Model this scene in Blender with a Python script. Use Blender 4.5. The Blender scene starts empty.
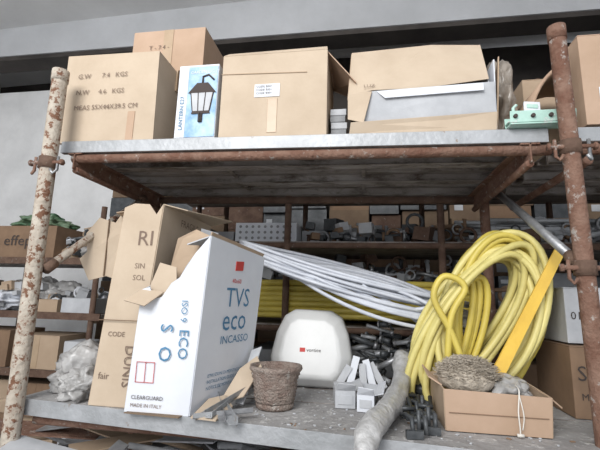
import bpy, math, random
from mathutils import Vector, Matrix, noise
sc=bpy.context.scene
try:
    sc.view_settings.view_transform='Standard'
except Exception: pass
# ---------------------------------------------------------------- materials
def mat(name,c1,c2=None,scale=6,rough=.7,metal=0,bump=.15,c3=None,s3=25,t3=.6,alpha=1,trans=0,bscale=None,w3=.06,stretch=None,voro=0):
    m=bpy.data.materials.new(name);m.use_nodes=True;nt=m.node_tree;N=nt.nodes;L=nt.links
    b=N['Principled BSDF'];b.inputs['Roughness'].default_value=rough;b.inputs['Metallic'].default_value=metal
    b.inputs['Alpha'].default_value=alpha;b.inputs['Transmission Weight'].default_value=trans
    tc=N.new('ShaderNodeTexCoord');src=tc.outputs['Object']
    if stretch:
        mp=N.new('ShaderNodeMapping');mp.inputs['Scale'].default_value=stretch;L.new(src,mp.inputs[0]);src=mp.outputs[0]
    if c2 is None: c2=tuple(x*.82 for x in c1)
    n=N.new('ShaderNodeTexNoise');n.inputs['Scale'].default_value=scale;n.inputs['Detail'].default_value=8;n.inputs['Roughness'].default_value=.62
    L.new(src,n.inputs['Vector'])
    r=N.new('ShaderNodeValToRGB');r.color_ramp.elements[0].position=.35;r.color_ramp.elements[1].position=.65
    r.color_ramp.elements[0].color=(*c1,1);r.color_ramp.elements[1].color=(*c2,1);L.new(n.outputs['Fac'],r.inputs[0])
    col=r.outputs[0]
    if c3:
        n3=N.new('ShaderNodeTexNoise');n3.inputs['Scale'].default_value=s3;n3.inputs['Detail'].default_value=6;n3.inputs['Roughness'].default_value=.7
        L.new(src,n3.inputs['Vector'])
        r3=N.new('ShaderNodeValToRGB');r3.color_ramp.elements[0].position=t3-w3/2;r3.color_ramp.elements[1].position=t3+w3/2
        L.new(n3.outputs['Fac'],r3.inputs[0])
        mx=N.new('ShaderNodeMix');mx.data_type='RGBA';L.new(r3.outputs[0],mx.inputs[0]);L.new(col,mx.inputs[6]);mx.inputs[7].default_value=(*c3,1)
        col=mx.outputs[2]
    L.new(col,b.inputs['Base Color'])
    if bump:
        nb=N.new('ShaderNodeTexNoise');nb.inputs['Scale'].default_value=bscale or scale*5;nb.inputs['Detail'].default_value=6
        if voro:
            nb.inputs['Detail'].default_value=2;nb=N.new('ShaderNodeTexVoronoi');nb.inputs['Scale'].default_value=voro
            hs=nb.outputs['Distance']
        else: hs=nb.outputs['Fac']
        L.new(src,nb.inputs['Vector']);bp=N.new('ShaderNodeBump');bp.inputs['Strength'].default_value=bump;bp.inputs['Distance'].default_value=.02
        L.new(hs,bp.inputs['Height']);L.new(bp.outputs[0],b.inputs['Normal'])
    return m
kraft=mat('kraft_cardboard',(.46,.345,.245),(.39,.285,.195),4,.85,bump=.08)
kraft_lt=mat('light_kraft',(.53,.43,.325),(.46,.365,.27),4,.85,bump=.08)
kraft_pk=mat('pinkish_kraft',(.49,.345,.25),(.42,.29,.20),4,.85,bump=.08)
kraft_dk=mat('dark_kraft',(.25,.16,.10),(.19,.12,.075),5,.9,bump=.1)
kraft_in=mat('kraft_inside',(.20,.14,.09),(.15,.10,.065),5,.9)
tape=mat('packing_tape',(.45,.33,.22),(.39,.28,.18),8,.35,bump=.05)
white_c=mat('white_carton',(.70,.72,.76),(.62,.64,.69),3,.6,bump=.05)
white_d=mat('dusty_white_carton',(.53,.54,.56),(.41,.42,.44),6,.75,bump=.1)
grey_c=mat('grey_board',(.32,.325,.335),(.23,.235,.245),8,.8)
ink=mat('dark_ink',(.06,.045,.04),None,8,.8,bump=0)
inkbr=mat('brown_ink',(.20,.14,.105),None,8,.8,bump=0)
blue=mat('blue_ink',(.07,.21,.36),None,8,.6,bump=0)
red=mat('red_ink',(.6,.06,.05),None,8,.6,bump=0)
pic=mat('blue_picture',(.12,.28,.50),(.42,.58,.72),9,.4,bump=0)
rust=mat('rusty_steel',(.15,.07,.045),(.24,.145,.105),14,.85,.1,.5,(.36,.32,.29),22,.62)
rustp=mat('rusty_painted_steel',(.50,.45,.38),(.38,.32,.26),10,.8,0,.5,(.17,.08,.045),26,.54,w3=.05)
rustd=mat('dark_rust',(.09,.05,.035),(.16,.10,.07),10,.85,.1,.4,(.3,.27,.24),30,.66)
galv=mat('galvanised_sheet',(.41,.42,.435),(.31,.32,.33),7,.5,.3,.2,(.24,.18,.13),16,.67)
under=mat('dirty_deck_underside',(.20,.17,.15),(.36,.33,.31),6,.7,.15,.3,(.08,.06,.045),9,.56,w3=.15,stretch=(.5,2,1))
dust=mat('dusty_deck',(.38,.37,.365),(.25,.24,.235),6,.9,0,.5,(.52,.51,.50),30,.6)
conc=mat('concrete_light',(.80,.80,.80),(.70,.70,.70),1.2,.9,bump=.15,bscale=20)
conc2=mat('concrete_beam',(.52,.53,.55),(.44,.45,.465),1.5,.9,bump=.15,bscale=20)
plaster=mat('plaster_wall',(.84,.84,.84),(.68,.68,.68),1.4,.9,bump=.2,bscale=15)
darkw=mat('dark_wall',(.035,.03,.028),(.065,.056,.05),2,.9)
bounce_ground=mat('pale_bounce_ground',(.6,.59,.57),(.52,.51,.5),2,.9)  # unseen pale ground, added to bounce light up to the ceiling
floorm=mat('dirty_floor',(.14,.13,.12),(.08,.075,.07),3,.9)
yel=mat('yellow_hose',(.66,.53,.10),(.54,.43,.09),7,.45,bump=.05)
yel2=mat('pale_yellow_hose',(.72,.63,.24),(.60,.52,.18),7,.45,bump=.05)
orange=mat('orange_sleeve',(.82,.54,.08),(.72,.45,.07),7,.4)
wcon=mat('white_conduit',(.60,.62,.67),(.46,.48,.53),6,.45,bump=.05)
plast=mat('grey_plastic_film',(.58,.57,.56),(.40,.39,.38),7,.22,bump=.5,voro=26,alpha=.72)
plastw=mat('dusty_wrap_film',(.48,.475,.47),(.32,.315,.31),14,.35,bump=.5,bscale=40)
plastb=mat('brown_plastic_film',(.34,.30,.26),(.20,.17,.14),9,.25,bump=.6,voro=18)
wpl=mat('white_plastic',(.68,.68,.67),(.60,.60,.59),3,.35,bump=.02)
terr=mat('crusted_clay',(.24,.17,.14),(.35,.29,.25),22,.95,bump=1,c3=(.47,.43,.39),s3=30,t3=.62)
blackm=mat('black_metal',(.045,.05,.055),(.09,.095,.10),14,.45,.3)
steel=mat('dull_steel',(.42,.43,.44),(.25,.25,.26),12,.4,.6)
mint=mat('mint_paint',(.45,.66,.58),(.36,.55,.48),12,.6,bump=.1,c3=(.6,.62,.6),s3=20,t3=.6)
green=mat('green_foil',(.03,.11,.05),(.20,.26,.17),9,.3,bump=.5,voro=12)
fur=mat('dusty_fibre',(.60,.53,.44),(.42,.36,.29),30,1,bump=.6,bscale=90)
cord=mat('white_cord',(.75,.72,.66),None,9,.8)
# ---------------------------------------------------------------- mesh builder
class MB:
    def __init__(s): s.v=[];s.f=[];s.m=[];s.sm=[];s.mats=[]
    def mi(s,m):
        if m not in s.mats: s.mats.append(m)
        return s.mats.index(m)
    def raw(s,vs,fs,m,smooth=False):
        o=len(s.v);s.v+=[Vector(p) for p in vs];k=s.mi(m)
        for f in fs: s.f.append([i+o for i in f]);s.m.append(k);s.sm.append(smooth)
    def hexa(s,p,m): s.raw(p,[(3,2,1,0),(4,5,6,7),(0,1,5,4),(1,2,6,5),(2,3,7,6),(3,0,4,7)],m)
    def box(s,x0,x1,y0,y1,z0,z1,m,rz=0,rx=0,ry=0):
        p=[Vector((x,y,z)) for z in (z0,z1) for x,y in ((x0,y0),(x1,y0),(x1,y1),(x0,y1))]
        if rz or rx or ry:
            c=Vector(((x0+x1)/2,(y0+y1)/2,(z0+z1)/2))
            M=Matrix.Rotation(rz,3,'Z')@Matrix.Rotation(ry,3,'Y')@Matrix.Rotation(rx,3,'X')
            p=[c+M@(q-c) for q in p]
        s.hexa(p,m)
    def panel(s,q,t,m):
        q=[Vector(a) for a in q];n=(q[1]-q[0]).cross(q[2]-q[0]).normalized()*t/2
        s.hexa([a-n for a in q]+[a+n for a in q],m)
    def poly(s,pts,t,m):   # thick n-gon sheet
        q=[Vector(a) for a in pts];n=(q[1]-q[0]).cross(q[2]-q[0]).normalized()*t/2;k=len(q)
        s.raw([a-n for a in q]+[a+n for a in q],[tuple(reversed(range(k))),tuple(range(k,2*k))]+[(i,(i+1)%k,(i+1)%k+k,i+k) for i in range(k)],m)
    def tube(s,pts,r,m,n=8,closed=False,flat=1):
        pts=[Vector(p) for p in pts];L=len(pts);vs=[];prev=None
        for i,p in enumerate(pts):
            a=pts[(i-1)%L] if (closed or i>0) else p;b=pts[(i+1)%L] if (closed or i<L-1) else p
            d=(b-a).normalized()
            if prev is None:
                up=Vector((0,0,1)) if abs(d.z)<.9 else Vector((1,0,0));x=d.cross(up).normalized()
            else: x=(prev-d*prev.dot(d)).normalized()
            prev=x;y=d.cross(x)
            rr=r[i] if isinstance(r,(list,tuple)) else r
            for k in range(n):
                t=2*math.pi*k/n;vs.append(p+x*math.cos(t)*rr+y*math.sin(t)*rr*flat)
        fs=[]
        for i in range(L if closed else L-1):
            j=(i+1)%L
            for k in range(n): fs.append((i*n+k,i*n+(k+1)%n,j*n+(k+1)%n,j*n+k))
        if not closed: fs+= [tuple(reversed(range(n))),tuple(range((L-1)*n,L*n))]
        s.raw(vs,fs,m,True)
    def spline(s,pts,r,m,n=8,k=8):   # catmull-rom tube
        P=[Vector(p) for p in pts];P=[P[0]*2-P[1]]+P+[P[-1]*2-P[-2]];o=[]
        for i in range(1,len(P)-2):
            a,b,c,d=P[i-1:i+3]
            for j in range(k):
                t=j/k;o.append(.5*((2*b)+(c-a)*t+(2*a-5*b+4*c-d)*t*t+(3*b-a-3*c+d)*t**3))
        o.append(P[-2]);s.tube(o,r,m,n)
    def lathe(s,c,prof,m,n=32,wob=0,smooth=True):
        vs=[];c=Vector(c)
        for r,z in prof:
            for k in range(n):
                t=2*math.pi*k/n;w=1+wob*noise.noise(Vector((math.cos(t)*3,math.sin(t)*3,z*30)))
                vs.append(c+Vector((math.cos(t)*r*w,math.sin(t)*r*w,z)))
        fs=[(i*n+k,i*n+(k+1)%n,(i+1)*n+(k+1)%n,(i+1)*n+k) for i in range(len(prof)-1) for k in range(n)]
        s.raw(vs,fs,m,smooth)
    def text(s,body,o,xd,ud,size,m,lift=.0025,sx=1):
        cu=bpy.data.curves.new('t','FONT');cu.body=body;cu.size=size;cu.resolution_u=2
        ob=bpy.data.objects.new('t',cu);sc.collection.objects.link(ob);bpy.context.view_layer.update()
        me=bpy.data.meshes.new_from_object(ob.evaluated_get(bpy.context.evaluated_depsgraph_get()))
        xd=Vector(xd).normalized();ud=Vector(ud);ud=(ud-xd*ud.dot(xd)).normalized();n=xd.cross(ud);o=Vector(o)
        s.raw([o+xd*v.co.x*sx+ud*v.co.y+n*lift for v in me.vertices],[tuple(p.vertices) for p in me.polygons],m)
        bpy.data.objects.remove(ob);bpy.data.curves.remove(cu);bpy.data.meshes.remove(me)
    def build(s,name,bevel=0,seg=2,sub=0):
        lo=Vector([min(v[i] for v in s.v) for i in range(3)]);hi=Vector([max(v[i] for v in s.v) for i in range(3)])
        c=Vector(((lo.x+hi.x)/2,(lo.y+hi.y)/2,lo.z))
        me=bpy.data.meshes.new(name);me.from_pydata([v-c for v in s.v],[],s.f)
        for m in s.mats: me.materials.append(m)
        for i,p in enumerate(me.polygons): p.material_index=s.m[i];p.use_smooth=s.sm[i]
        me.update();ob=bpy.data.objects.new(name,me);ob.location=c;sc.collection.objects.link(ob)
        if bevel:
            b=ob.modifiers.new('bevel','BEVEL');b.width=bevel;b.segments=seg;b.limit_method='ANGLE';b.angle_limit=.6 if bevel<.01 else .2
        return ob
def blob(name,c,rad,m,amp=.25,freq=3,seed=0,floor=None,rz=0,flat=False,sub=5,build=True,mb=None):
    import bmesh
    bm=bmesh.new();bmesh.ops.create_icosphere(bm,subdivisions=sub,radius=1)
    vs=[];M=Matrix.Rotation(rz,3,'Z')
    for v in bm.verts:
        p=v.co;o=Vector((seed*3.1,seed*1.7,seed))
        d=noise.noise(p*freq*.45+o)*amp*1.1+(.5-abs(noise.noise(p*freq*.9+o)))*amp*.6-abs(noise.noise(p*freq*2+o))*amp*.25
        q=p*(1+d);q=Vector((q.x*rad[0],q.y*rad[1],q.z*rad[2]));q=M@q+Vector(c)
        if floor is not None and q.z<floor: q.z=floor+.001
        vs.append(q)
    fs=[tuple(v.index for v in f.verts) for f in bm.faces];bm.free()
    mb=mb or MB();mb.raw(vs,fs,m,not flat)
    if build: return mb.build(name)
    return mb
X=Vector((1,0,0));Z=Vector((0,0,1))
def zt(x): return 1.257-.0115*x
# ---------------------------------------------------------------- room shell
m=MB();m.box(-5.2,7.2,-2.2,4.2,-1.0,-.9,floorm);m.box(-5.2,7.2,-9,-2.2,-1.0,-.9,bounce_ground);m.build('floor')  # second box is the added bounce ground outside the open front
m=MB();m.hexa([(-5.2,-2.2,4.17),(7.2,-2.2,4.45),(7.2,4.2,4.45),(-5.2,4.2,4.17),(-5.2,-2.2,4.4),(7.2,-2.2,4.7),(7.2,4.2,4.7),(-5.2,4.2,4.4)],conc);m.build('ceiling')
m=MB();m.box(-5.05,7.2,2.6,2.95,3.76,4.6,conc2);m.box(-5.05,7.2,2.62,2.9,3.70,3.765,darkw);m.build('ceiling_beam_1')  # concrete ceiling beam with a dark strip along its underside
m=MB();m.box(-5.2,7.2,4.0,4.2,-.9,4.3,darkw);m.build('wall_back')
m=MB();m.box(-5.05,-1.6,3.3,3.45,-.9,3.62,plaster)
m.build('wall_partition')
m=MB();m.box(-5.3,-5.05,-2.2,4.2,-.9,4.6,plaster);m.build('wall_left')
m=MB();m.box(7.0,7.2,-2.2,4.2,-.9,4.6,darkw);m.build('wall_right')
# ---------------------------------------------------------------- scaffold posts
def post(name,b,t,r,mt,clips):
    m=MB();b=Vector(b);t=Vector(t);n=24
    m.tube([b+(t-b)*i/n for i in range(n+1)],r,mt,16)
    m.tube([t-Z*.06,t+Z*.0005],r*1.12,mt,16)
    m.tube([t,t+Z*.001],r*.8,kraft_in,16)
    for z in clips:
        p=b+(t-b)*((z-b.z)/(t.z-b.z))
        m.tube([p-Z*.028,p+Z*.028],r*1.22,rustd,16)                # collar
        m.tube([p+Vector((-.08,-.012,0)),p+Vector((.08,-.012,0))],.010,rust,8)
        for sx in (-1,1):
            m.tube([p+Vector((sx*.062,-.012,.03)),p+Vector((sx*.062,-.012,-.04)),p+Vector((sx*.055,-.03,-.06)),p+Vector((sx*.042,-.03,-.04))],.007,steel if sx>0 else rust,8)
            m.tube([p+Vector((sx*.08,-.012,0)),p+Vector((sx*.09,-.012,0))],.016,rust,6)
    m.build(name)
post('scaffold_post',(.058,-.10,-.895),(.016,-.10,1.60),.036,rustp,(1.10,))
post('scaffold_post',(2.40,-.10,-.895),(2.368,-.10,1.64),.032,rust,(1.10,.62))
post('scaffold_post',(.02,.93,-.895),(.02,.93,1.35),.030,rust,())
post('scaffold_post',(2.34,.93,-.895),(2.34,.93,1.5),.030,rust,())
def brace(a,b,mt,r=.02):
    m=MB();a=Vector(a);b=Vector(b);m.tube([a,b],r,mt,12)
    for p in (a,b): m.tube([p-(b-a).normalized()*.03,p+(b-a).normalized()*.03],r*1.35,rustd,10)
    m.build('diagonal_brace')
brace((.07,-.05,.60),(.10,.62,1.10),rustp)
brace((2.37,-.05,.66),(2.33,.62,1.11),steel)
brace((.12,.9,1.12),(.62,.9,.75),rustd,.014)
# ---------------------------------------------------------------- decks
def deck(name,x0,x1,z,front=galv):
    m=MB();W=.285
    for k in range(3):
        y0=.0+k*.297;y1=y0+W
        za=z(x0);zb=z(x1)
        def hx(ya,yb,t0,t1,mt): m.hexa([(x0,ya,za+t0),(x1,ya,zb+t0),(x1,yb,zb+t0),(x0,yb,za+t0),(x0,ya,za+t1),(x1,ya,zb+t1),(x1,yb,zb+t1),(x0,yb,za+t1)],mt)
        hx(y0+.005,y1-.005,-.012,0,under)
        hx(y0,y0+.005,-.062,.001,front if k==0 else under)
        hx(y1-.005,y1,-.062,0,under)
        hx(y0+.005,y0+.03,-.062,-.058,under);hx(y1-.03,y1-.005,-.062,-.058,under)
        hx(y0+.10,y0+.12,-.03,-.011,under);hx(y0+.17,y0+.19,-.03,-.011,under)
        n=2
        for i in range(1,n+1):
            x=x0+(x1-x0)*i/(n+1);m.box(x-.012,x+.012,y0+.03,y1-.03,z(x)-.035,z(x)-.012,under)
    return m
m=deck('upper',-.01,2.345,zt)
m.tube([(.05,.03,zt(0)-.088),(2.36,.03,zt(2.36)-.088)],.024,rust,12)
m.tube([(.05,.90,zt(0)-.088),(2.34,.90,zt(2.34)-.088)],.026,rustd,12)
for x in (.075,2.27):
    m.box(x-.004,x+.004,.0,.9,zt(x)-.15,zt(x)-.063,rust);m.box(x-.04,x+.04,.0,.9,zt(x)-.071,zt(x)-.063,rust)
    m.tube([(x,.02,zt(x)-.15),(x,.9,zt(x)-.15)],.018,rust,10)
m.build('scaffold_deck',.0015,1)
m=deck('r',2.46,4.8,zt)
m.tube([(2.43,.03,zt(2.4)-.088),(4.8,.03,zt(4.8)-.088)],.024,rust,12)
m.tube([(2.5,.02,zt(2.5)-.14),(2.5,.9,zt(2.5)-.14)],.02,rust,10)
m.build('scaffold_deck',.0015,1)
# lower deck, slightly skewed front edge
m=MB()
m.hexa([(.0,-.05,-.045),(2.62,-.31,-.045),(2.62,.9,-.045),(.0,.9,-.045),(.0,-.05,0),(2.62,-.31,0),(2.62,.9,0),(.0,.9,0)],dust)
m.hexa([(.0,-.056,-.065),(2.62,-.316,-.065),(2.62,-.30,-.065),(.0,-.04,-.065),(.0,-.056,.003),(2.62,-.316,.003),(2.62,-.310,.003),(.0,-.05,.003)],galv)
for y in (.22,.52): m.box(.0,2.62,y,y+.006,0,.003,under)
m.tube([(.07,.0,-.095),(2.4,.0,-.095)],.024,rust,12);m.tube([(.07,.93,-.09),(2.36,.93,-.09)],.024,rust,12)
random.seed(5)
for i in range(220):
    x=random.uniform(.9,2.3);y=random.uniform(-.2,.6);a=random.uniform(0,3.1);l=random.uniform(.002,.009)
    m.box(x-l,x+l,y-l*.6,y+l*.6,0,.004,random.choice([dust,conc2,white_d,kraft_dk]),rz=a)
m.build('lower_scaffold_deck',.002,1)
m=MB();m.hexa([(2.66,-.2,-.045),(4.9,-.2,-.045),(4.9,.9,-.045),(2.66,.9,-.045),(2.66,-.2,0),(4.9,-.2,0),(4.9,.9,0),(2.66,.9,0)],dust)
m.tube([(2.66,0,-.09),(4.9,0,-.09)],.024,rust);m.build('lower_scaffold_deck')
# ---------------------------------------------------------------- cartons on the upper deck
def carton(m,x0,x1,y0,y1,z0,z1,mt,tapem=tape,skew=0,flaps=True,tapeside='front',bow=.0):
    zf=z0 if callable(z0) else (lambda x:z0)
    P=[(x0,y0,zf(x0)),(x1,y0,zf(x1)),(x1,y1,zf(x1)),(x0,y1,zf(x0)),(x0+skew,y0,z1),(x1+skew,y0,z1-bow),(x1+skew,y1,z1-bow),(x0+skew,y1,z1)]
    m.hexa(P,mt)
    if flaps: # lid flaps: two halves with a slit and tape
        t=.006;ym=(y0+y1)/2
        for a,b in ((y0,ym-.003),(ym+.003,y1)):
            m.hexa([(x0+skew,a,z1),(x1+skew,a,z1-bow),(x1+skew,b,z1-bow),(x0+skew,b,z1),(x0+skew,a,z1+t),(x1+skew,a,z1+t-bow),(x1+skew,b,z1+t-bow),(x0+skew,b,z1+t)],mt)
    if tapem and tapeside=='side':
        ym=(y0+y1)/2
        m.hexa([(x1,ym-.03,z1-.12-bow),(x1+.003+skew,ym-.03,z1-.12-bow),(x1+.003+skew,ym+.03,z1-.12-bow),(x1,ym+.03,z1-.12-bow),(x1,ym-.03,z1+.008-bow),(x1+.003+skew,ym-.03,z1+.008-bow),(x1+.003+skew,ym+.03,z1+.008-bow),(x1,ym+.03,z1+.008-bow)],tapem)
# big left carton
m=MB();carton(m,-.05,.495,.02,.46,zt,1.765,kraft_lt,tapeside='side',skew=-.012,bow=.008)
for b,z,s in (('G.W      7.4   KGS',1.625,.038),('N.W     4.6   KGS',1.53,.038),('MEAS 55X44X39.5 CM',1.44,.038)):
    m.text(b,(.02,.02,z),X,Z,s,inkbr,sx=1.02,lift=.006)
m.box(.34,.38,.016,.02,1.26,1.42,kraft_pk)
m.build('cardboard_carton',.004)
m=MB();carton(m,.17,.63,.24,.56,1.785,2.055,kraft_pk)
m.box(.37,.43,.236,.24,1.785,2.06,tape);m.text('T - 7.4 -',(.28,.236,1.93),X,Z,.04,inkbr)
m.build('cardboard_carton.001',.004)
# lantern carton
m=MB();carton(m,.61,.825,.02,.25,zt,1.655,white_c,None)
m.box(.665,.822,.016,.02,1.262,1.65,pic);m.box(.612,.663,.017,.02,1.262,1.65,white_c)
m.text('LANTERN E27',(.65,.016,1.30),Z,-X,.03,blue)
m.text('GARDEN LIGHT',(.675,.016,1.61),X,Z,.022,white_c)
y=.013;cx=.745
m.poly([(cx-.045,y,1.40),(cx+.045,y,1.40),(cx+.06,y,1.50),(cx-.06,y,1.50)],.002,white_d)
m.poly([(cx-.075,y-.001,1.50),(cx+.075,y-.001,1.50),(cx+.03,y-.001,1.555),(cx-.03,y-.001,1.555)],.002,ink)
m.poly([(cx-.05,y-.001,1.385),(cx+.05,y-.001,1.385),(cx+.045,y-.001,1.40),(cx-.045,y-.001,1.40)],.002,ink)
for dx,dt in ((-.045,-.06),(-.015,-.02),(.015,.02),(.045,.06)): m.tube([(cx+dx,y-.001,1.40),(cx+dt,y-.001,1.50)],.003,ink,5)
m.tube([(cx,y,1.34),(cx,y,1.385)],.012,ink,6);m.tube([(cx,y,1.555),(cx,y,1.59),(cx+.03,y,1.60),(cx+.06,y,1.57)],.005,ink,6)
m.build('garden_lantern_carton',.003)
# open flap carton
m=MB();x0,x1,y0,y1,z1=.845,1.385,.02,.42,1.70;t=.006
carton(m,x0,x1,y0,y1,zt,z1,kraft_lt,None,flaps=False)
m.panel([(x0,y0+.0,z1),(x1,y0,z1),(x1-.005,y0+.03,z1+.035),(x0+.02,y0+.03,z1+.03)],t,kraft_lt)
m.panel([(x1,y0+.02,z1),(x1,y1,z1),(x1+.12,y1+.02,z1-.05),(x1+.14,y0+.03,z1-.17)],t,kraft_pk)
m.panel([(x0,y1,z1),(x1,y1,z1),(x1-.02,y1+.05,z1+.12),(x0+.05,y1+.05,z1+.12)],t,kraft)
m.box(1.02,1.15,.016,.02,1.46,1.53,white_c)
for i in range(3): m.text('CODE 8301',(1.03,.015,1.51-.018*i),X,Z,.016,ink)
m.panel([(x0-.003,y0-.003,1.60),(x1-.1,y0-.003,1.585),(x1-.1,y0-.003,1.580),(x0-.003,y0-.003,1.595)],.003,kraft)
m.box(1.09,1.14,.017,.02,1.27,1.45,tape)
m.build('open_cardboard_carton',.003)
# grey stack between
m=MB()
for i in range(5): m.box(1.395+.004*(i%2),1.475,.10,.40,zt(1.43)+.036*i,zt(1.43)+.034+.036*i,grey_c if i%2 else white_d,rz=.03*(i%3-1))
m.build('stack_of_grey_trays',.003)
# large battered carton with tray
m=MB();t=.006
m.hexa([(1.52,.10,zt(1.52)),(2.13,.10,zt(2.13)),(2.13,.55,zt(2.13)),(1.52,.55,zt(1.52)),(1.52,.10,1.50),(2.13,.10,1.50),(2.13,.55,1.50),(1.52,.55,1.50)],kraft)
m.poly([(1.485,.045,1.44),(1.60,.04,1.475),(1.85,.035,1.47),(2.13,.03,1.495),(2.135,.14,1.745),(1.9,.14,1.765),(1.50,.14,1.75)],t,kraft_lt)          # lid front panel
m.panel([(1.50,.14,1.75),(2.135,.14,1.745),(2.14,.5,1.74),(1.52,.5,1.75)],t,kraft)
m.panel([(1.485,.05,1.44),(1.50,.14,1.745),(1.52,.5,1.75),(1.50,.5,1.43)],t,kraft)
m.panel([(2.13,.03,1.475),(2.135,.16,1.72),(2.14,.5,1.73),(2.14,.5,1.46)],t,white_d)
m.panel([(1.52,.05,1.315),(2.155,.05,1.33),(2.15,.02,1.475),(1.58,.03,1.465)],t,white_d)            # grey-white tray
m.panel([(2.155,.05,1.24),(2.16,.45,1.24),(2.2,.45,1.66),(2.16,.04,1.60)],t,white_c)
m.panel([(2.16,.06,1.24),(2.2,.3,1.24),(2.235,.3,1.60),(2.185,.05,1.62)],t,kraft)
m.panel([(1.49,.045,1.245),(2.145,.02,1.24),(2.15,.015,1.325),(1.50,.02,1.305)],t,kraft_lt)         # lower lip
m.panel([(1.485,.04,1.33),(1.56,.02,1.30),(1.60,.02,1.46),(1.485,.04,1.46)],t,kraft_lt)
m.panel([(1.62,.026,1.462),(2.1,.015,1.47),(2.1,.010,1.43),(1.66,.018,1.42)],.004,white_c)
m.text('LUZ',(1.56,.045,1.49),X,Vector((0,.4,1)),.03,inkbr,lift=.008)
m.build('battered_cardboard_carton',.003)
blob('brown_plastic_bag',(2.265,.36,1.50),(.07,.16,.26),plastb,.35,4,3,floor=zt(2.3)+.002)
# curled cardboard sheet + far boxes
m=MB();vs=[];fs=[];n=18
for j,(yy) in enumerate((.16,.52)):
    for i in range(n+1):
        a=math.pi*(1.02-i/n*.9);vs.append((2.60+.27*math.cos(a),yy,1.26+.40*math.sin(a)))
    for i in range(n+1):
        a=math.pi*(1.02-i/n*.9);vs.append((2.60+.255*math.cos(a),yy,1.26+.385*math.sin(a)))
w=n+1
for i in range(n):
    fs+=[(i,i+1,2*w+i+1,2*w+i),(w+i+1,w+i,3*w+i,3*w+i+1),(i+1,i,w+i,w+i+1),(2*w+i,2*w+i+1,3*w+i+1,3*w+i)]
m.raw(vs,fs,kraft_pk,True);m.build('curled_cardboard_sheet')
m=MB();carton(m,2.50,2.80,.60,.9,1.235,1.80,kraft);m.build('cardboard_carton.002',.004)
m=MB();carton(m,2.50,3.15,.0,.15,1.24,1.66,kraft_pk);m.box(2.56,2.66,-.005,-.0,1.33,1.41,white_c);m.build('cardboard_carton.003',.004)
m=MB() # mint bracket
m.box(2.18,2.44,-.02,.02,1.255,1.261,mint);m.box(2.18,2.44,-.045,-.04,1.245,1.295,mint,rx=.15);m.box(2.18,2.44,.02,.025,1.245,1.29,mint)
m.box(2.18,2.44,-.045,.02,1.235,1.242,mint)
for i in range(4): m.tube([(2.2+.07*i,-.056,1.27),(2.2+.07*i,-.036,1.27)],.009,ink,8)
m.box(2.245,2.31,-.03,-.02,1.29,1.345,white_c,rx=-.2,ry=.1);m.box(2.255,2.30,-.034,-.028,1.31,1.33,mint,rx=-.2,ry=.1)
m.tube([(2.2,-.03,1.28),(2.2,-.03,1.315),(2.215,-.03,1.33)],.007,mint,8)
m.tube([(2.40,-.03,1.28),(2.41,-.03,1.31)],.012,mint,8)
m.build('mint_green_metal_bracket',.002)
# ---------------------------------------------------------------- tall kraft carton
m=MB()
a,b,c,d=Vector((.38,-.075,0.002)),Vector((.575,-.075,0.002)),Vector((.575,.42,0.002)),Vector((.40,.42,0.002))
A,B,C,D=Vector((.43,-.045,.885)),Vector((.625,-.045,.90)),Vector((.66,.46,.89)),Vector((.46,.46,.87))
t=.008
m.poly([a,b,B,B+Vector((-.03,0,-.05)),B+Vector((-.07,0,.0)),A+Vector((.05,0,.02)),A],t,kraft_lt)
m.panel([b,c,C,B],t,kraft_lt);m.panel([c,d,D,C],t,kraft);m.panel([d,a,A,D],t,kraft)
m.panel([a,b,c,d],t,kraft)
m.panel([B,C,C+Vector((.13,.02,.03)),B+Vector((.10,.05,-.02))],.005,kraft_lt)
m.panel([D,D+(A-D)*.9,Vector((.27,.12,.90)),Vector((.22,.38,.89))],.005,kraft)
m.poly([(.40,.16,.52),(.42,.16,.88),(.27,.18,.915),(.22,.2,.86),(.12,.2,.89),(.05,.2,.80),(.07,.2,.70),(.03,.2,.66),(.10,.2,.545),(.2,.2,.57)],.006,kraft_lt)
m.tube([(.19,.19,.57),(.185,.19,.88)],.004,kraft_in,5)
up=(A-a).normalized()
m.text('RI',B+(b-B)*.22+Vector((-.10,-.003,0)),X,up,.10,inkbr)
m.text('SIN',B+(b-B)*.34+Vector((-.09,-.003,0)),X,up,.035,inkbr)
m.text('SOL',B+(b-B)*.40+Vector((-.09,-.003,0)),X,up,.035,inkbr)
m.text('DUNIS',b+(B-b)*.04+Vector((-.05,-.004,.22)),-Z,X,.06,inkbr)
m.text('fair',b+(B-b)*.10+Vector((-.17,-.004,.02)),X,up,.04,inkbr)
m.text('FRAGILE',B+(C-B)*.3+Vector((0.004,0,-.075)),(C-B),Z,.05,inkbr,lift=.006)
m.text('CODE',b+(B-b)*.3+Vector((-.16,-.004,.02)),X,up,.03,inkbr)
m.box(.385,.575,-.081,-.079,.36,.364,kraft_in)
m.build('tall_cardboard_carton',.002)
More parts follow.
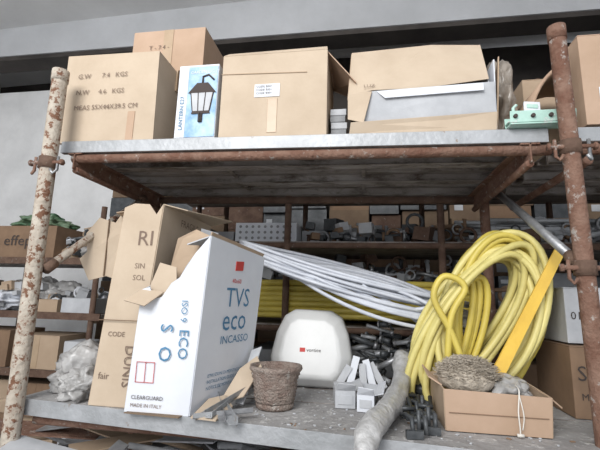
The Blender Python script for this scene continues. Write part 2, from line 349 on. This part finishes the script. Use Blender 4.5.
# ---------------------------------------------------------------- white torn carton
m=MB();t=.008
a,b,c,d=Vector((.585,-.13,.003)),Vector((.865,-.13,.003)),Vector((.985,.28,.003)),Vector((.715,.36,.003))
A,B,C,D=Vector((.605,-.12,.50)),Vector((.905,-.13,.735)),Vector((1.035,.30,.69)),Vector((.76,.38,.71))
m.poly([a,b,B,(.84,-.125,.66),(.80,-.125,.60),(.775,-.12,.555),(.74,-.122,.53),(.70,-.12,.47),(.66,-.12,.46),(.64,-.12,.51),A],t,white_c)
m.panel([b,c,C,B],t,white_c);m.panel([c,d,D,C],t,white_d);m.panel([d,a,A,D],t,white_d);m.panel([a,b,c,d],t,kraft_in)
m.panel([B+Vector((-.012,.02,-.01)),C+Vector((-.012,-.01,-.01)),C+Vector((.0,0,.018)),B+Vector((.0,.01,.02))],.006,kraft)
m.panel([B,B+(C-B)*.45,B+(C-B)*.4+Vector((-.16,0,.02)),B+Vector((-.13,.05,-.03))],.006,white_d)
m.poly([(.66,-.06,.35),(.80,-.04,.40),(.84,.02,.76),(.77,.02,.79),(.70,-.02,.74),(.68,-.03,.60)],.006,kraft)
m.poly([(.64,-.105,.42),(.76,-.105,.46),(.74,-.09,.60),(.66,-.09,.62),(.63,-.10,.52)],.005,kraft_lt)
m.poly([(.76,.05,.40),(.86,.07,.45),(.86,.08,.78),(.78,.06,.80)],.03,grey_c)
m.panel([A,A+Vector((.1,0,-.01)),A+Vector((.05,-.06,-.07)),A+Vector((-.05,-.05,-.05))],.005,kraft_lt)
xd=c-b;up=B-b
def fp(u,v): return b+(C-B+c-b)*.5*u+up*v
m.text('TVS',fp(.34,.60),xd,up,.125,blue,lift=.008,sx=.95)
m.text('eco',fp(.32,.455),xd,up,.14,blue,lift=.008,sx=.95)
m.text('INCASSO',fp(.32,.375),xd,up,.05,blue,lift=.008,sx=1.1)
for i,s in enumerate(('ISTRUZIONI DI MONTAGGIO','INSTALLATION GUIDE 45','NOTICE DE MONTAGE')): m.text(s,fp(.18,.19-.035*i),xd,up,.02,blue,lift=.008)
m.text('40x60',fp(.42,.75),xd,up,.03,red,lift=.008)
m.poly([fp(.46,.83)+Vector((.006,-.002,0)),fp(.60,.84)+Vector((.006,-.002,0)),fp(.60,.90)+Vector((.006,-.002,0)),fp(.46,.89)+Vector((.006,-.002,0))],.004,red)
m.text('S',(.715,-.135,.36),-Z,X,.08,blue);m.text('O',(.715,-.135,.27),-Z,X,.08,blue);m.text('ISO 9',(.80,-.135,.46),-Z,X,.04,blue)
m.text('ECO',(.80,-.135,.34),-Z,X,.06,blue)
m.text('MADE IN ITALY',(.61,-.135,.025),X,Z,.02,inkbr);m.text('CLEARGUARD',(.61,-.135,.055),X,Z,.022,ink)
for z in (.12,.20): m.box(.62,.70,-.1365,-.1345,z,z+.002,red)
for x in (.62,.66,.70): m.box(x,x+.002,-.1365,-.1345,.12,.202,red)
m.build('torn_white_carton',.002)
# ---------------------------------------------------------------- bag, bucket, fan cover
m=blob('',(.20,.13,.08),(.15,.15,.12),plast,.45,4,7,floor=.003,build=False)
blob('crumpled_plastic_bag',(.28,.02,.06),(.09,.10,.07),plast,.45,5,8,floor=.003,mb=m)
m=MB();prof=[(.001,0),(.082,0),(.086,.01)]
for i in range(9): prof+=[(.088+.0025*i,.02+.015*i),(.084+.0025*i,.0275+.015*i)]
prof+=[(.113,.158),(.118,.165),(.116,.178),(.104,.178),(.100,.16),(.085,.02),(.001,.018)]
m.lathe((1.165,.10,.003),prof,terr,40,.06);m.lathe((1.165,.10,.003),[(.098,.135),(.001,.15)],dust,24,.1)
m.build('crusted_flower_pot')
m=MB();cx,cy=1.265,.60
out=[(-.14,0),(.165,0),(.215,.045),(.232,.15),(.21,.28),(.175,.37),(.11,.41),(-.10,.415),(-.16,.38),(-.205,.285),(-.232,.15),(-.205,.045)]
k=len(out)
def ring(s,y): return [(cx+p[0]*s,cy+y+(p[1]-.22)*.14,.004+.207+(p[1]-.207)*s) for p in out]
R=[ring(.66,-.095),ring(.74,-.092),ring(.95,-.05),ring(1,-.032),ring(1,.045)]
vs=[p for r in R for p in r];fs=[(i*k+j,i*k+(j+1)%k,(i+1)*k+(j+1)%k,(i+1)*k+j) for i in range(len(R)-1) for j in range(k)]+[tuple(range((len(R)-1)*k,len(R)*k)),tuple(reversed(range(k)))]
m.raw(vs,fs,wpl,False)
fan=m.build('white_extractor_fan_cover',.010,4)
m=MB()
m.box(-.15,.15,-.002,.004,-.09,-.086,grey_c);m.box(-.055,-.025,-.0025,.003,.0,.022,red)
m.text('vortice',(-.017,-.001,.002),X,Z,.028,ink,lift=.002)
lb=m.build('label');lb.parent=fan
off=Vector((0,-.0,.0));lb.location=Vector((.0,-.085,.10));lb.rotation_euler=(-.139,0,0)
# ---------------------------------------------------------------- coils
def coil(m,c,U,V,W,turns,r,mt,seed,spread=.1,rad=.12,step=40,n=8,sag=0,wb=.035,even=False):
    c=Vector(c);U=Vector(U);V=Vector(V);W=Vector(W);random.seed(seed)
    K=[(random.uniform(1-rad,1+rad),random.uniform(1-rad,1+rad),(2*q/(turns)-1) if even else random.uniform(-1,1),Vector([random.uniform(-1,1)*spread for _ in range(3)])) for q in range(turns+2)]
    def at(t):
        i=int(t);f=t-i;f=f*f*(3-2*f);a=K[i];b=K[i+1]
        return a[0]*(1-f)+b[0]*f,a[1]*(1-f)+b[1]*f,a[2]*(1-f)+b[2]*f,a[3]*(1-f)+b[3]*f
    pts=[]
    for i in range(turns*step+1):
        t=i/step;a=2*math.pi*t;s1,s2,w,off=at(t)
        wob=noise.noise(Vector((t*2.3,seed,0)))*wb
        p=c+U*math.cos(a)*(s1+wob)+V*math.sin(a)*(s2+wob)+W*w+off*.5
        if sag: p.z+=sag*math.sin(a)*(1-abs(math.cos(a))**2)+noise.noise(Vector((t*1.7,seed,5)))*.03
        pts.append(p)
    m.tube(pts,r,mt,n)
m=MB();coil(m,(1.45,.60,.60),(.64,.0,-.175),(.06,.20,.0),(0,.03,.045),13,.0105,wcon,3,.05,.08,56,7,.03,.07)
coil(m,(1.62,.58,.535),(.50,.0,-.15),(.06,.19,.01),(0,.02,.055),8,.0105,wcon,9,.06,.14,56,7,.05,.09)
for q in ([(1.55,.42,.56),(1.75,.46,.44),(1.86,.45,.36),(1.93,.42,.28),(1.90,.40,.20)],[(1.45,.44,.60),(1.6,.46,.58),(1.78,.44,.52),(1.90,.38,.46),(1.97,.33,.40),(1.93,.3,.33)],[(1.3,.46,.62),(1.5,.43,.54),(1.7,.42,.45),(1.88,.40,.40),(2.0,.36,.42)],[(1.2,.46,.64),(1.4,.42,.53),(1.6,.40,.46),(1.8,.40,.44),(1.95,.36,.47)]): m.spline(q,.0105,wcon)
m.build('white_conduit_coil')
m=MB();coil(m,(1.35,1.40,.465),(1.1,0,0),(0,.25,0),(0,.0,.135),7,.0225,yel,5,.012,.03,48,8,0,.02,True)
coil(m,(1.30,1.40,.455),(1.0,0,0),(0,.19,0),(0,.0,.12),5,.0225,yel2,6,.012,.03,48,8,0,.02,True);m.build('yellow_hose_coil')
m=MB()
coil(m,(2.07,.36,.40),(-.235,.02,-.33),(.12,.05,-.09),(.0,.09,.02),15,.0165,yel2,11,.05,.15,44,8,0,.05)
coil(m,(2.20,.40,.43),(.21,.03,.03),(.03,-.03,.355),(.02,.09,0),15,.0165,yel,12,.045,.15,44,8,0,.05)
coil(m,(2.14,.28,.44),(.13,.03,.32),(-.19,.03,.05),(.02,.05,.0),7,.0165,yel2,13,.06,.14,44,8,0,.06)
coil(m,(1.98,.31,.30),(.09,.0,.27),(.09,.03,-.02),(.02,.05,.0),5,.0165,yel,15,.05,.22,44,8,0,.06)
m.spline([(1.86,.25,.015),(1.84,.26,.10),(1.88,.26,.28),(1.98,.27,.50),(2.10,.28,.66),(2.2,.3,.74)],.0165,yel2)
m.spline([(1.92,.2,.06),(1.95,.2,.4),(2.02,.2,.55),(1.93,.2,.60),(1.88,.2,.5),(1.95,.2,.35),(2.0,.19,.2)],.0155,yel)
m.panel([(2.085,.12,.19),(2.13,.12,.165),(2.455,.22,.70),(2.425,.22,.735)],.012,orange)
m.build('yellow_hose_coil.001')
blob('black_rubber_boot',(1.84,.42,.05),(.07,.08,.06),blackm,.3,3,2,floor=.003,sub=4)
# ---------------------------------------------------------------- small stuff on lower deck
def smallbox(name,x0,x1,y0,y1,h,rz,mt):
    m=MB();m.box(x0,x1,y0,y1,.003,h,mt,rz=rz);c=Vector(((x0+x1)/2,(y0+y1)/2,0));M=Matrix.Rotation(rz,3,'Z')
    P=[c+M@(Vector(p)-c) for p in ((x0,y0,h),(x1,y0,h),(x1,y0-.03,h+.03),(x0+.01,y0-.025,h+.035))]
    m.panel([p+Vector((0,0,.0)) for p in P],.003,mt)
    P=[c+M@(Vector(p)-c) for p in ((x1,y0,h),(x1,y1,h),(x1+.04,y1,h+.02),(x1+.04,y0,h+.01))];m.panel(P,.003,mt)
    P=[c+M@(Vector(p)-c) for p in ((x0+.012,y0-.002,.02),(x1-.012,y0-.002,.02),(x1-.012,y0-.002,h-.02),(x0+.012,y0-.002,h-.02))];m.panel(P,.003,white_d)
    m.build(name,.002)
smallbox('small_white_carton',1.42,1.51,.15,.34,.08,.12,white_d)
smallbox('small_white_carton.001',1.54,1.615,.11,.36,.075,-.10,white_c)
m=MB()
for i,(x,l,tz) in enumerate(((1.45,.15,1.1),(1.50,.19,.5),(1.555,.15,-.2),(1.59,.17,-.6),(1.63,.16,-1.1))):
    m.box(x-.018,x+.018,.43+.02*i,.447+.02*i,.015,l,white_c if i%2 else white_d,ry=tz*.5,rx=-.25)
m.build('stack_of_white_trunking')
# plastic wrapped roll
m=MB();pts=[];rr=[]
A=[(1.76,.46,.19),(1.745,.34,.13),(1.71,.18,.075),(1.665,.0,.058),(1.615,-.14,.052),(1.58,-.25,.045),(1.56,-.315,-.005),(1.553,-.335,-.09)]
for i in range(len(A)-1):
    for j in range(12):
        f=j/12;pts.append(Vector(A[i]).lerp(Vector(A[i+1]),f));q=i+f;rr.append(.048+.008*noise.noise(Vector((q*1.6,0,0)))-.0015*q)
m.tube(pts,rr,plastw,28)
for v in m.v: v+=noise.noise_vector(Vector((v.x*22,v.y*5,v.z*22)))*.011+noise.noise_vector(Vector((v.x*45,v.y*40,v.z*45)))*.004
m.build('plastic_wrapped_roll')
m=MB()
for k,(x,y,rz) in enumerate(((1.735,-.04,.15),(1.805,.02,-.08),(1.775,.20,.2))):
    M=Matrix.Rotation(rz,3,'Z');c=Vector((x,y,.004))
    def T(p): return c+M@Vector(p)
    for s in (-.024,.024): m.tube([T((s,-.13,.01)),T((s,-.12,.06)),T((s,-.03,.05)),T((s,.04,.03)),T((s,.12,.075))],.009,blackm,6)
    for j in range(5): m.tube([T((-.03,-.115+.055*j,.052-.008*(j%3))),T((.03,-.115+.055*j,.052-.008*(j%3)))],.009,blackm,6)
    m.box(x-.03,x+.03,y-.15,y-.13,.003,.03,blackm,rz=rz);m.tube([T((0,-.12,.01)),T((0,-.12,.09))],.008,blackm,6)
m.build('black_pipe_brackets')
m=MB() # metal fittings behind
random.seed(8)
for i in range(70):
    x=random.uniform(1.50,1.95);y=random.uniform(.62,.86);z=.02+.36*random.random()*(1-abs(x-1.7)/.4);a=random.uniform(0,3.14);l=random.uniform(.03,.09);r=random.uniform(.008,.018)
    d=Vector((math.cos(a),math.sin(a)*.5,random.uniform(-.4,.4)))*l;p=Vector((x,y,max(z,.045)));m.tube([p-d,p+d],r,random.choice([steel,blackm,galv,blackm]),8);m.tube([p+d*.8,p+d*1.02],r*1.4,steel,8)
m.build('pile_of_pipe_fittings')
# open box with fibre bag
m=MB();x0,x1,y0,y1,h=1.865,2.235,-.06,.26,.155;t=.006
m.panel([(x0,y0,.004),(x1,y0,.004),(x1+.005,y0-.01,h-.01),(x0-.005,y0-.01,h)],t,kraft_pk)
m.panel([(x0,y1,.004),(x1,y1,.004),(x1,y1,h+.01),(x0,y1,h+.01)],t,kraft)
m.panel([(x0,y0,.004),(x0,y1,.004),(x0,y1,h+.01),(x0-.005,y0-.01,h)],t,kraft)
m.panel([(x1,y0,.004),(x1,y1,.004),(x1,y1,h+.01),(x1+.005,y0-.01,h-.01)],t,kraft)
m.box(x0,x1,y0,y1,.003,.009,kraft_in)
m.panel([(x0,y1,h),(x0,y0+.05,h),(x0-.05,y0+.06,h+.03),(x0-.04,y1,h+.04)],t,kraft_pk)
m.panel([(x1,y0,h-.01),(x1,y1,h),(x1+.06,y1,h-.03),(x1+.05,y0+.02,h-.05)],t,kraft_pk)
m.box(x0+.01,x1-.01,y0-.013,y0-.010,.07,.073,kraft_dk)
m.build('open_cardboard_box',.002)
random.seed(3)
m=blob('',(1.99,.11,.170),(.11,.10,.07),fur,.15,3,4,build=False,sub=4)
for i in range(2600):
    th=random.uniform(0,6.28);ph=random.uniform(.05,1.6)
    nrm=Vector((math.cos(th)*math.sin(ph),math.sin(th)*math.sin(ph),math.cos(ph)));p=Vector((1.99+nrm.x*.112,.11+nrm.y*.10,.172+nrm.z*.072))
    tg=Vector((random.uniform(-1,1),random.uniform(-1,1),random.uniform(-.3,.5)))*.02
    m.tube([p-nrm*.008,p+nrm*.008+tg*.5,p+nrm*.007+tg*1.3],.0013,fur,3)
m.build('dusty_fibre_bundle')
blob('clear_plastic_bag',(2.15,.10,.13),(.075,.10,.06),plast,.35,4,5)
m=MB()
m.spline([(2.14,.0,.17),(2.13,-.06,.168),(2.125,-.078,.15),(2.118,-.08,.09),(2.12,-.08,.03),(2.116,-.085,.006)],.0025,cord,6)
m.spline([(2.125,-.078,.15),(2.135,-.082,.08),(2.128,-.082,.03)],.002,cord,6)
m.tube([(2.107,-.084,.012),(2.13,-.084,.012)],.006,cord,8)
m.build('white_cord')
# right cartons
m=MB();carton(m,2.46,2.95,.25,.62,.003,.30,kraft_dk);m.text('SIL M',(2.48,.25,.16),X,Z,.09,ink);m.text('MADE IN',(2.49,.25,.08),X,Z,.04,ink);m.build('cardboard_carton.004',.004)
m=MB();carton(m,2.48,2.75,.30,.55,.313,.56,white_d,None);m.text('01',(2.5,.30,.42),X,Z,.05,ink);m.build('white_carton',.004)
# scraps in front
m=MB()
def strip(a,b,w,h,mt):
    a=Vector(a);b=Vector(b);d=(b-a).normalized();s=Vector((-d.y,d.x,0)).normalized()*w/2;u=Z*.003
    m.hexa([a-s,b-s,b+s,a+s,a-s+u,b-s+u,b+s+u,a+s+u],mt)
    u2=Z*h;m.hexa([a-s,b-s,b-s*.86,a-s*.86,a-s+u2,b-s+u2,b-s*.86+u2,a-s*.86+u2],mt)
strip((.93,-.16,.02),(1.07,.12,.09),.03,.02,steel);strip((.97,-.19,.02),(1.02,.18,.07),.03,.022,galv)
strip((1.03,-.20,.012),(.90,.05,.05),.025,.02,steel);strip((1.08,-.22,.012),(.95,-.02,.03),.035,.025,galv)
strip((.90,-.17,.01),(1.12,-.10,.03),.03,.02,steel)
m.build('scrap_metal_profiles')
m=MB();m.poly([(.89,-.17,.01),(1.0,-.19,.012),(1.02,-.05,.03),(.97,.0,.06),(.91,-.04,.05)],.006,kraft_lt)
m.poly([(.95,-.02,.03),(1.05,.0,.06),(1.09,.14,.16),(1.05,.2,.2),(.99,.12,.15)],.006,kraft_lt)
m.poly([(1.0,.05,.02),(1.04,.03,.02),(1.06,.24,.24),(1.01,.24,.22)],.006,white_d)
m.poly([(.6,-.16,.006),(.84,-.17,.006),(.84,-.11,.002),(.6,-.12,.002)],.004,kraft_in)
m.build('torn_cardboard_scraps')
# ---------------------------------------------------------------- rear rack (behind)
m=MB()
for x in (-.1,1.0,2.1,3.2,4.3):
    m.tube([(x,1.12,-.895),(x,1.12,1.6)],.025,rustd,10);m.tube([(x,2.0,-.895),(x,2.0,2.6)],.025,rustd,10)
for z in (-.25,.30,.90,1.42):
    m.box(-.2,4.6,1.12,2.05,z-.03,z,under);m.tube([(-.2,1.12,z-.03),(4.6,1.12,z-.03)],.022,rustd,8)
m.build('rear_storage_rack')
def row(name,x0,x1,y0,y1,z,hmin,hmax,wmin,wmax,mats,seed,stack=1):
    m=MB();random.seed(seed);x=x0
    while x<x1:
        w=random.uniform(wmin,wmax);zz=z+.002
        for s in range(stack):
            h=random.uniform(hmin,hmax);d=random.uniform(0,.08);mt=random.choice(mats);j=random.uniform(-.02,.02)
            m.box(x+j,x+w-.01+j,y0+d,y1,zz,zz+h,mt)
            if mt in (kraft,kraft_dk,kraft_pk,grey_c,white_d): m.box(x+w*.4+j,x+w*.55+j,y0+d-.003,y0+d,zz,zz+h,tape if mt in (kraft,kraft_pk) else mt)
            if random.random()<.3: m.box(x+w*.1,x+w*.35,y0+d-.004,y0+d,zz+h*.4,zz+h*.7,white_d)
            zz+=h+.002
        x+=w+random.uniform(0,.04)
    m.build(name,.003)
def clutter(name,x0,x1,y0,y1,z,h,n,mats,seed):
    m=MB();random.seed(seed)
    for i in range(n):
        x=random.uniform(x0,x1);y=random.uniform(y0,y1);s=random.uniform(.02,.06);zz=z+s*.9+random.random()**1.6*h;k=random.random();mt=random.choice(mats)
        if k<.35: m.box(x-s,x+s,y-s,y+s,zz-s*.8,zz+s*.8,mt,rz=random.uniform(-.6,.6),ry=random.uniform(-.3,.3))
        elif k<.75:
            a=random.uniform(-.5,.5) if random.random()<.6 else 1.57;d=Vector((math.cos(a)*s*2.2,random.uniform(-.03,.03),math.sin(a)*s*.9));p=Vector((x,y,zz));m.tube([p-d,p+d],s*.3,mt,8);m.tube([p+d*.85,p+d*1.03],s*.42,mt,8)
        else:
            p=Vector((x,y,zz));m.tube([p+Vector((math.cos(t)*s,0,math.sin(t)*s)) for t in [2*math.pi*j/12 for j in range(12)]],s*.22,mt,6,True)
    m.build(name)
dk=[grey_c,blackm,kraft_dk,white_d,rustd,steel]
row('row_of_stored_cartons',.05,4.5,1.45,1.9,.90,.12,.20,.14,.26,[grey_c,white_d,kraft_dk,grey_c],21)
row('row_of_stored_cartons.001',.9,4.5,1.75,1.98,.30,.08,.14,.2,.35,[grey_c,kraft_dk,blackm],22,4)
row('row_of_stored_cartons.002',-.1,4.5,1.25,1.9,-.25,.14,.22,.25,.45,[kraft_dk,grey_c,kraft],23,2)
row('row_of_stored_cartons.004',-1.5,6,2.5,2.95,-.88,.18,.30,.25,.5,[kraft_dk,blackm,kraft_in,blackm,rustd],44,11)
clutter('assorted_pipe_fittings',1.1,4.4,1.2,1.42,.90,.12,190,dk,51)
clutter('assorted_pipe_fittings.001',2.5,4.4,1.2,1.7,.31,.26,90,dk,52)
clutter('assorted_pipe_fittings.004',.2,2.4,1.68,1.74,.64,.16,80,dk,53)
m=MB();m.box(.56,1.05,1.22,1.45,.903,1.06,white_c)
for i in range(9):
    for j in range(3): m.tube([(.60+.05*i,1.218,.94+.045*j),(.60+.05*i,1.222,.94+.045*j)],.012,grey_c,8)
m.build('perforated_white_carton',.003)
m=MB();random.seed(4)
for i in range(26):
    y=1.22+random.random()*.2;x=random.uniform(2.2,2.6);m.tube([(x,y,.925+.03*(i%6)),(x+.9,y+.05,.925+.03*(i%6))],.016,random.choice([steel,galv,white_d]),8)
m.build('stack_of_steel_pipes')
# ---------------------------------------------------------------- left rack
m=MB()
for x in (-3.4,-2.1,-.75):
    m.tube([(x,1.42,-.895),(x,1.42,1.25)],.025,rustd,10);m.tube([(x,2.1,-.895),(x,2.1,1.6)],.025,rustd,10)
for z in (-.18,.30,.775):
    m.box(-3.5,-.65,1.4,2.15,z-.03,z,under);m.box(-3.5,-.65,1.385,1.40,z-.05,z+.01,rustd)
m.build('side_storage_rack')
m=MB();carton(m,-1.98,-1.24,1.46,1.9,.777,1.08,kraft_dk);m.text('effepi',(-1.78,1.46,.90),X,Z,.14,ink,sx=1.1,lift=.006);m.build('cardboard_carton.005',.004)
blob('green_foil_bag',(-1.55,1.68,1.14),(.25,.18,.08),green,.4,5,6,floor=1.088)
blob('crumpled_grey_bag',(-1.05,1.75,.88),(.2,.15,.10),plast,.4,4,16,floor=.778)
m=MB();carton(m,-1.45,-1.12,1.45,1.75,.302,.41,kraft);m.build('cardboard_carton.006',.003)
m=MB();carton(m,-1.08,-.8,1.45,1.75,.302,.43,white_d,None);m.build('white_carton.001',.003)
blob('white_plastic_bags',(-1.95,1.7,.40),(.32,.2,.10),white_c,.5,5,26,floor=.302)
blob('white_plastic_bags.001',(-1.6,1.85,.46),(.3,.15,.14),plast,.5,5,27,floor=.302)
clutter('assorted_pipe_fittings.002',-2.2,-.8,1.5,2.0,.31,.22,110,[white_c,blackm,grey_c,kraft,white_d],61)
clutter('assorted_pipe_fittings.003',-1.2,-.7,1.5,2.0,.78,.28,110,[white_c,blackm,grey_c,kraft,blackm],62)
m=MB();carton(m,-1.5,-1.05,1.45,1.85,-.178,.10,kraft);m.box(-1.3,-1.24,1.447,1.45,-.17,.1,tape);m.build('cardboard_carton.007',.003)
m=MB();carton(m,-2.1,-1.55,1.45,1.85,-.178,.13,kraft_dk);m.build('cardboard_carton.008',.003)
m=MB();carton(m,-1.0,-.78,1.45,1.7,-.178,.06,white_d,None);m.build('white_carton.002',.003)
row('row_of_stored_cartons.003',-3.3,-.8,1.5,2.0,-.88,.25,.32,.3,.5,[kraft,kraft_dk,white_d],33,2)
# ---------------------------------------------------------------- lower level clutter (on a deck beneath)
m=MB();m.box(-.9,4.8,-.25,.95,-.62,-.58,under)
for x in (-.8,1.0,3.0,4.6):
    for y in (-.15,.85): m.box(x-.04,x+.04,y-.04,y+.04,-.9,-.62,rustd)
m.build('low_pallet_deck')
m=MB();random.seed(12)
for i in range(150):
    x=random.uniform(-.8,2.6);y=random.uniform(-.15,.8);z=-.55+random.random()*.36;a=random.uniform(-.5,.5)+(1.57 if random.random()<.3 else 0);l=random.uniform(.1,.35)
    d=Vector((math.cos(a)*l,math.sin(a)*l*.5,random.uniform(-.08,.08)));p=Vector((x,y,z));mt=random.choice([steel,kraft,kraft_dk,white_d,rust,grey_c,blackm,grey_c])
    if random.random()<.5: m.tube([p-d,p+d],random.uniform(.01,.025),mt,8)
    else:
        s=Vector((-d.y,d.x,.02)).normalized()*random.uniform(.03,.09);m.panel([p-d-s,p+d-s,p+d+s,p-d+s],.008,mt)
m.build('pile_of_scrap')
# ---------------------------------------------------------------- light
w=bpy.data.worlds.new('World');sc.world=w;w.use_nodes=True
w.node_tree.nodes['Background'].inputs[0].default_value=(.90,.94,1,1);w.node_tree.nodes['Background'].inputs[1].default_value=1.15
def area(name,loc,tgt,size,power,col=(1,1,1)):
    l=bpy.data.lights.new(name,'AREA');l.size=size;l.energy=power;l.color=col
    o=bpy.data.objects.new(name,l);o.location=loc;o.rotation_euler=(Vector(tgt)-Vector(loc)).to_track_quat('-Z','Y').to_euler();sc.collection.objects.link(o)
area('front_daylight',(0.0,-4.8,3.2),(1.2,0,.9),2.6,300,(1,.99,.97))  # area lamp added behind the camera for the soft daylight from there
# ---------------------------------------------------------------- camera
C=Vector((1.5554,-1.7373,.4739));yaw,pitch,roll=.1609,.1873,.028
cy,sy,cp,sp=math.cos(yaw),math.sin(yaw),math.cos(pitch),math.sin(pitch)
f=Vector((-sy*cp,cy*cp,sp));r=Vector((cy,sy,0));u=r.cross(f)
r2=r*math.cos(roll)+u*math.sin(roll);u2=u*math.cos(roll)-r*math.sin(roll)
cam=bpy.data.cameras.new('camera');cam.sensor_width=36;cam.lens=394.36/600*36;cam.clip_start=.05
co=bpy.data.objects.new('camera',cam);M=Matrix((r2,u2,-f)).transposed().to_4x4();M.translation=C;co.matrix_world=M
sc.collection.objects.link(co);sc.camera=co
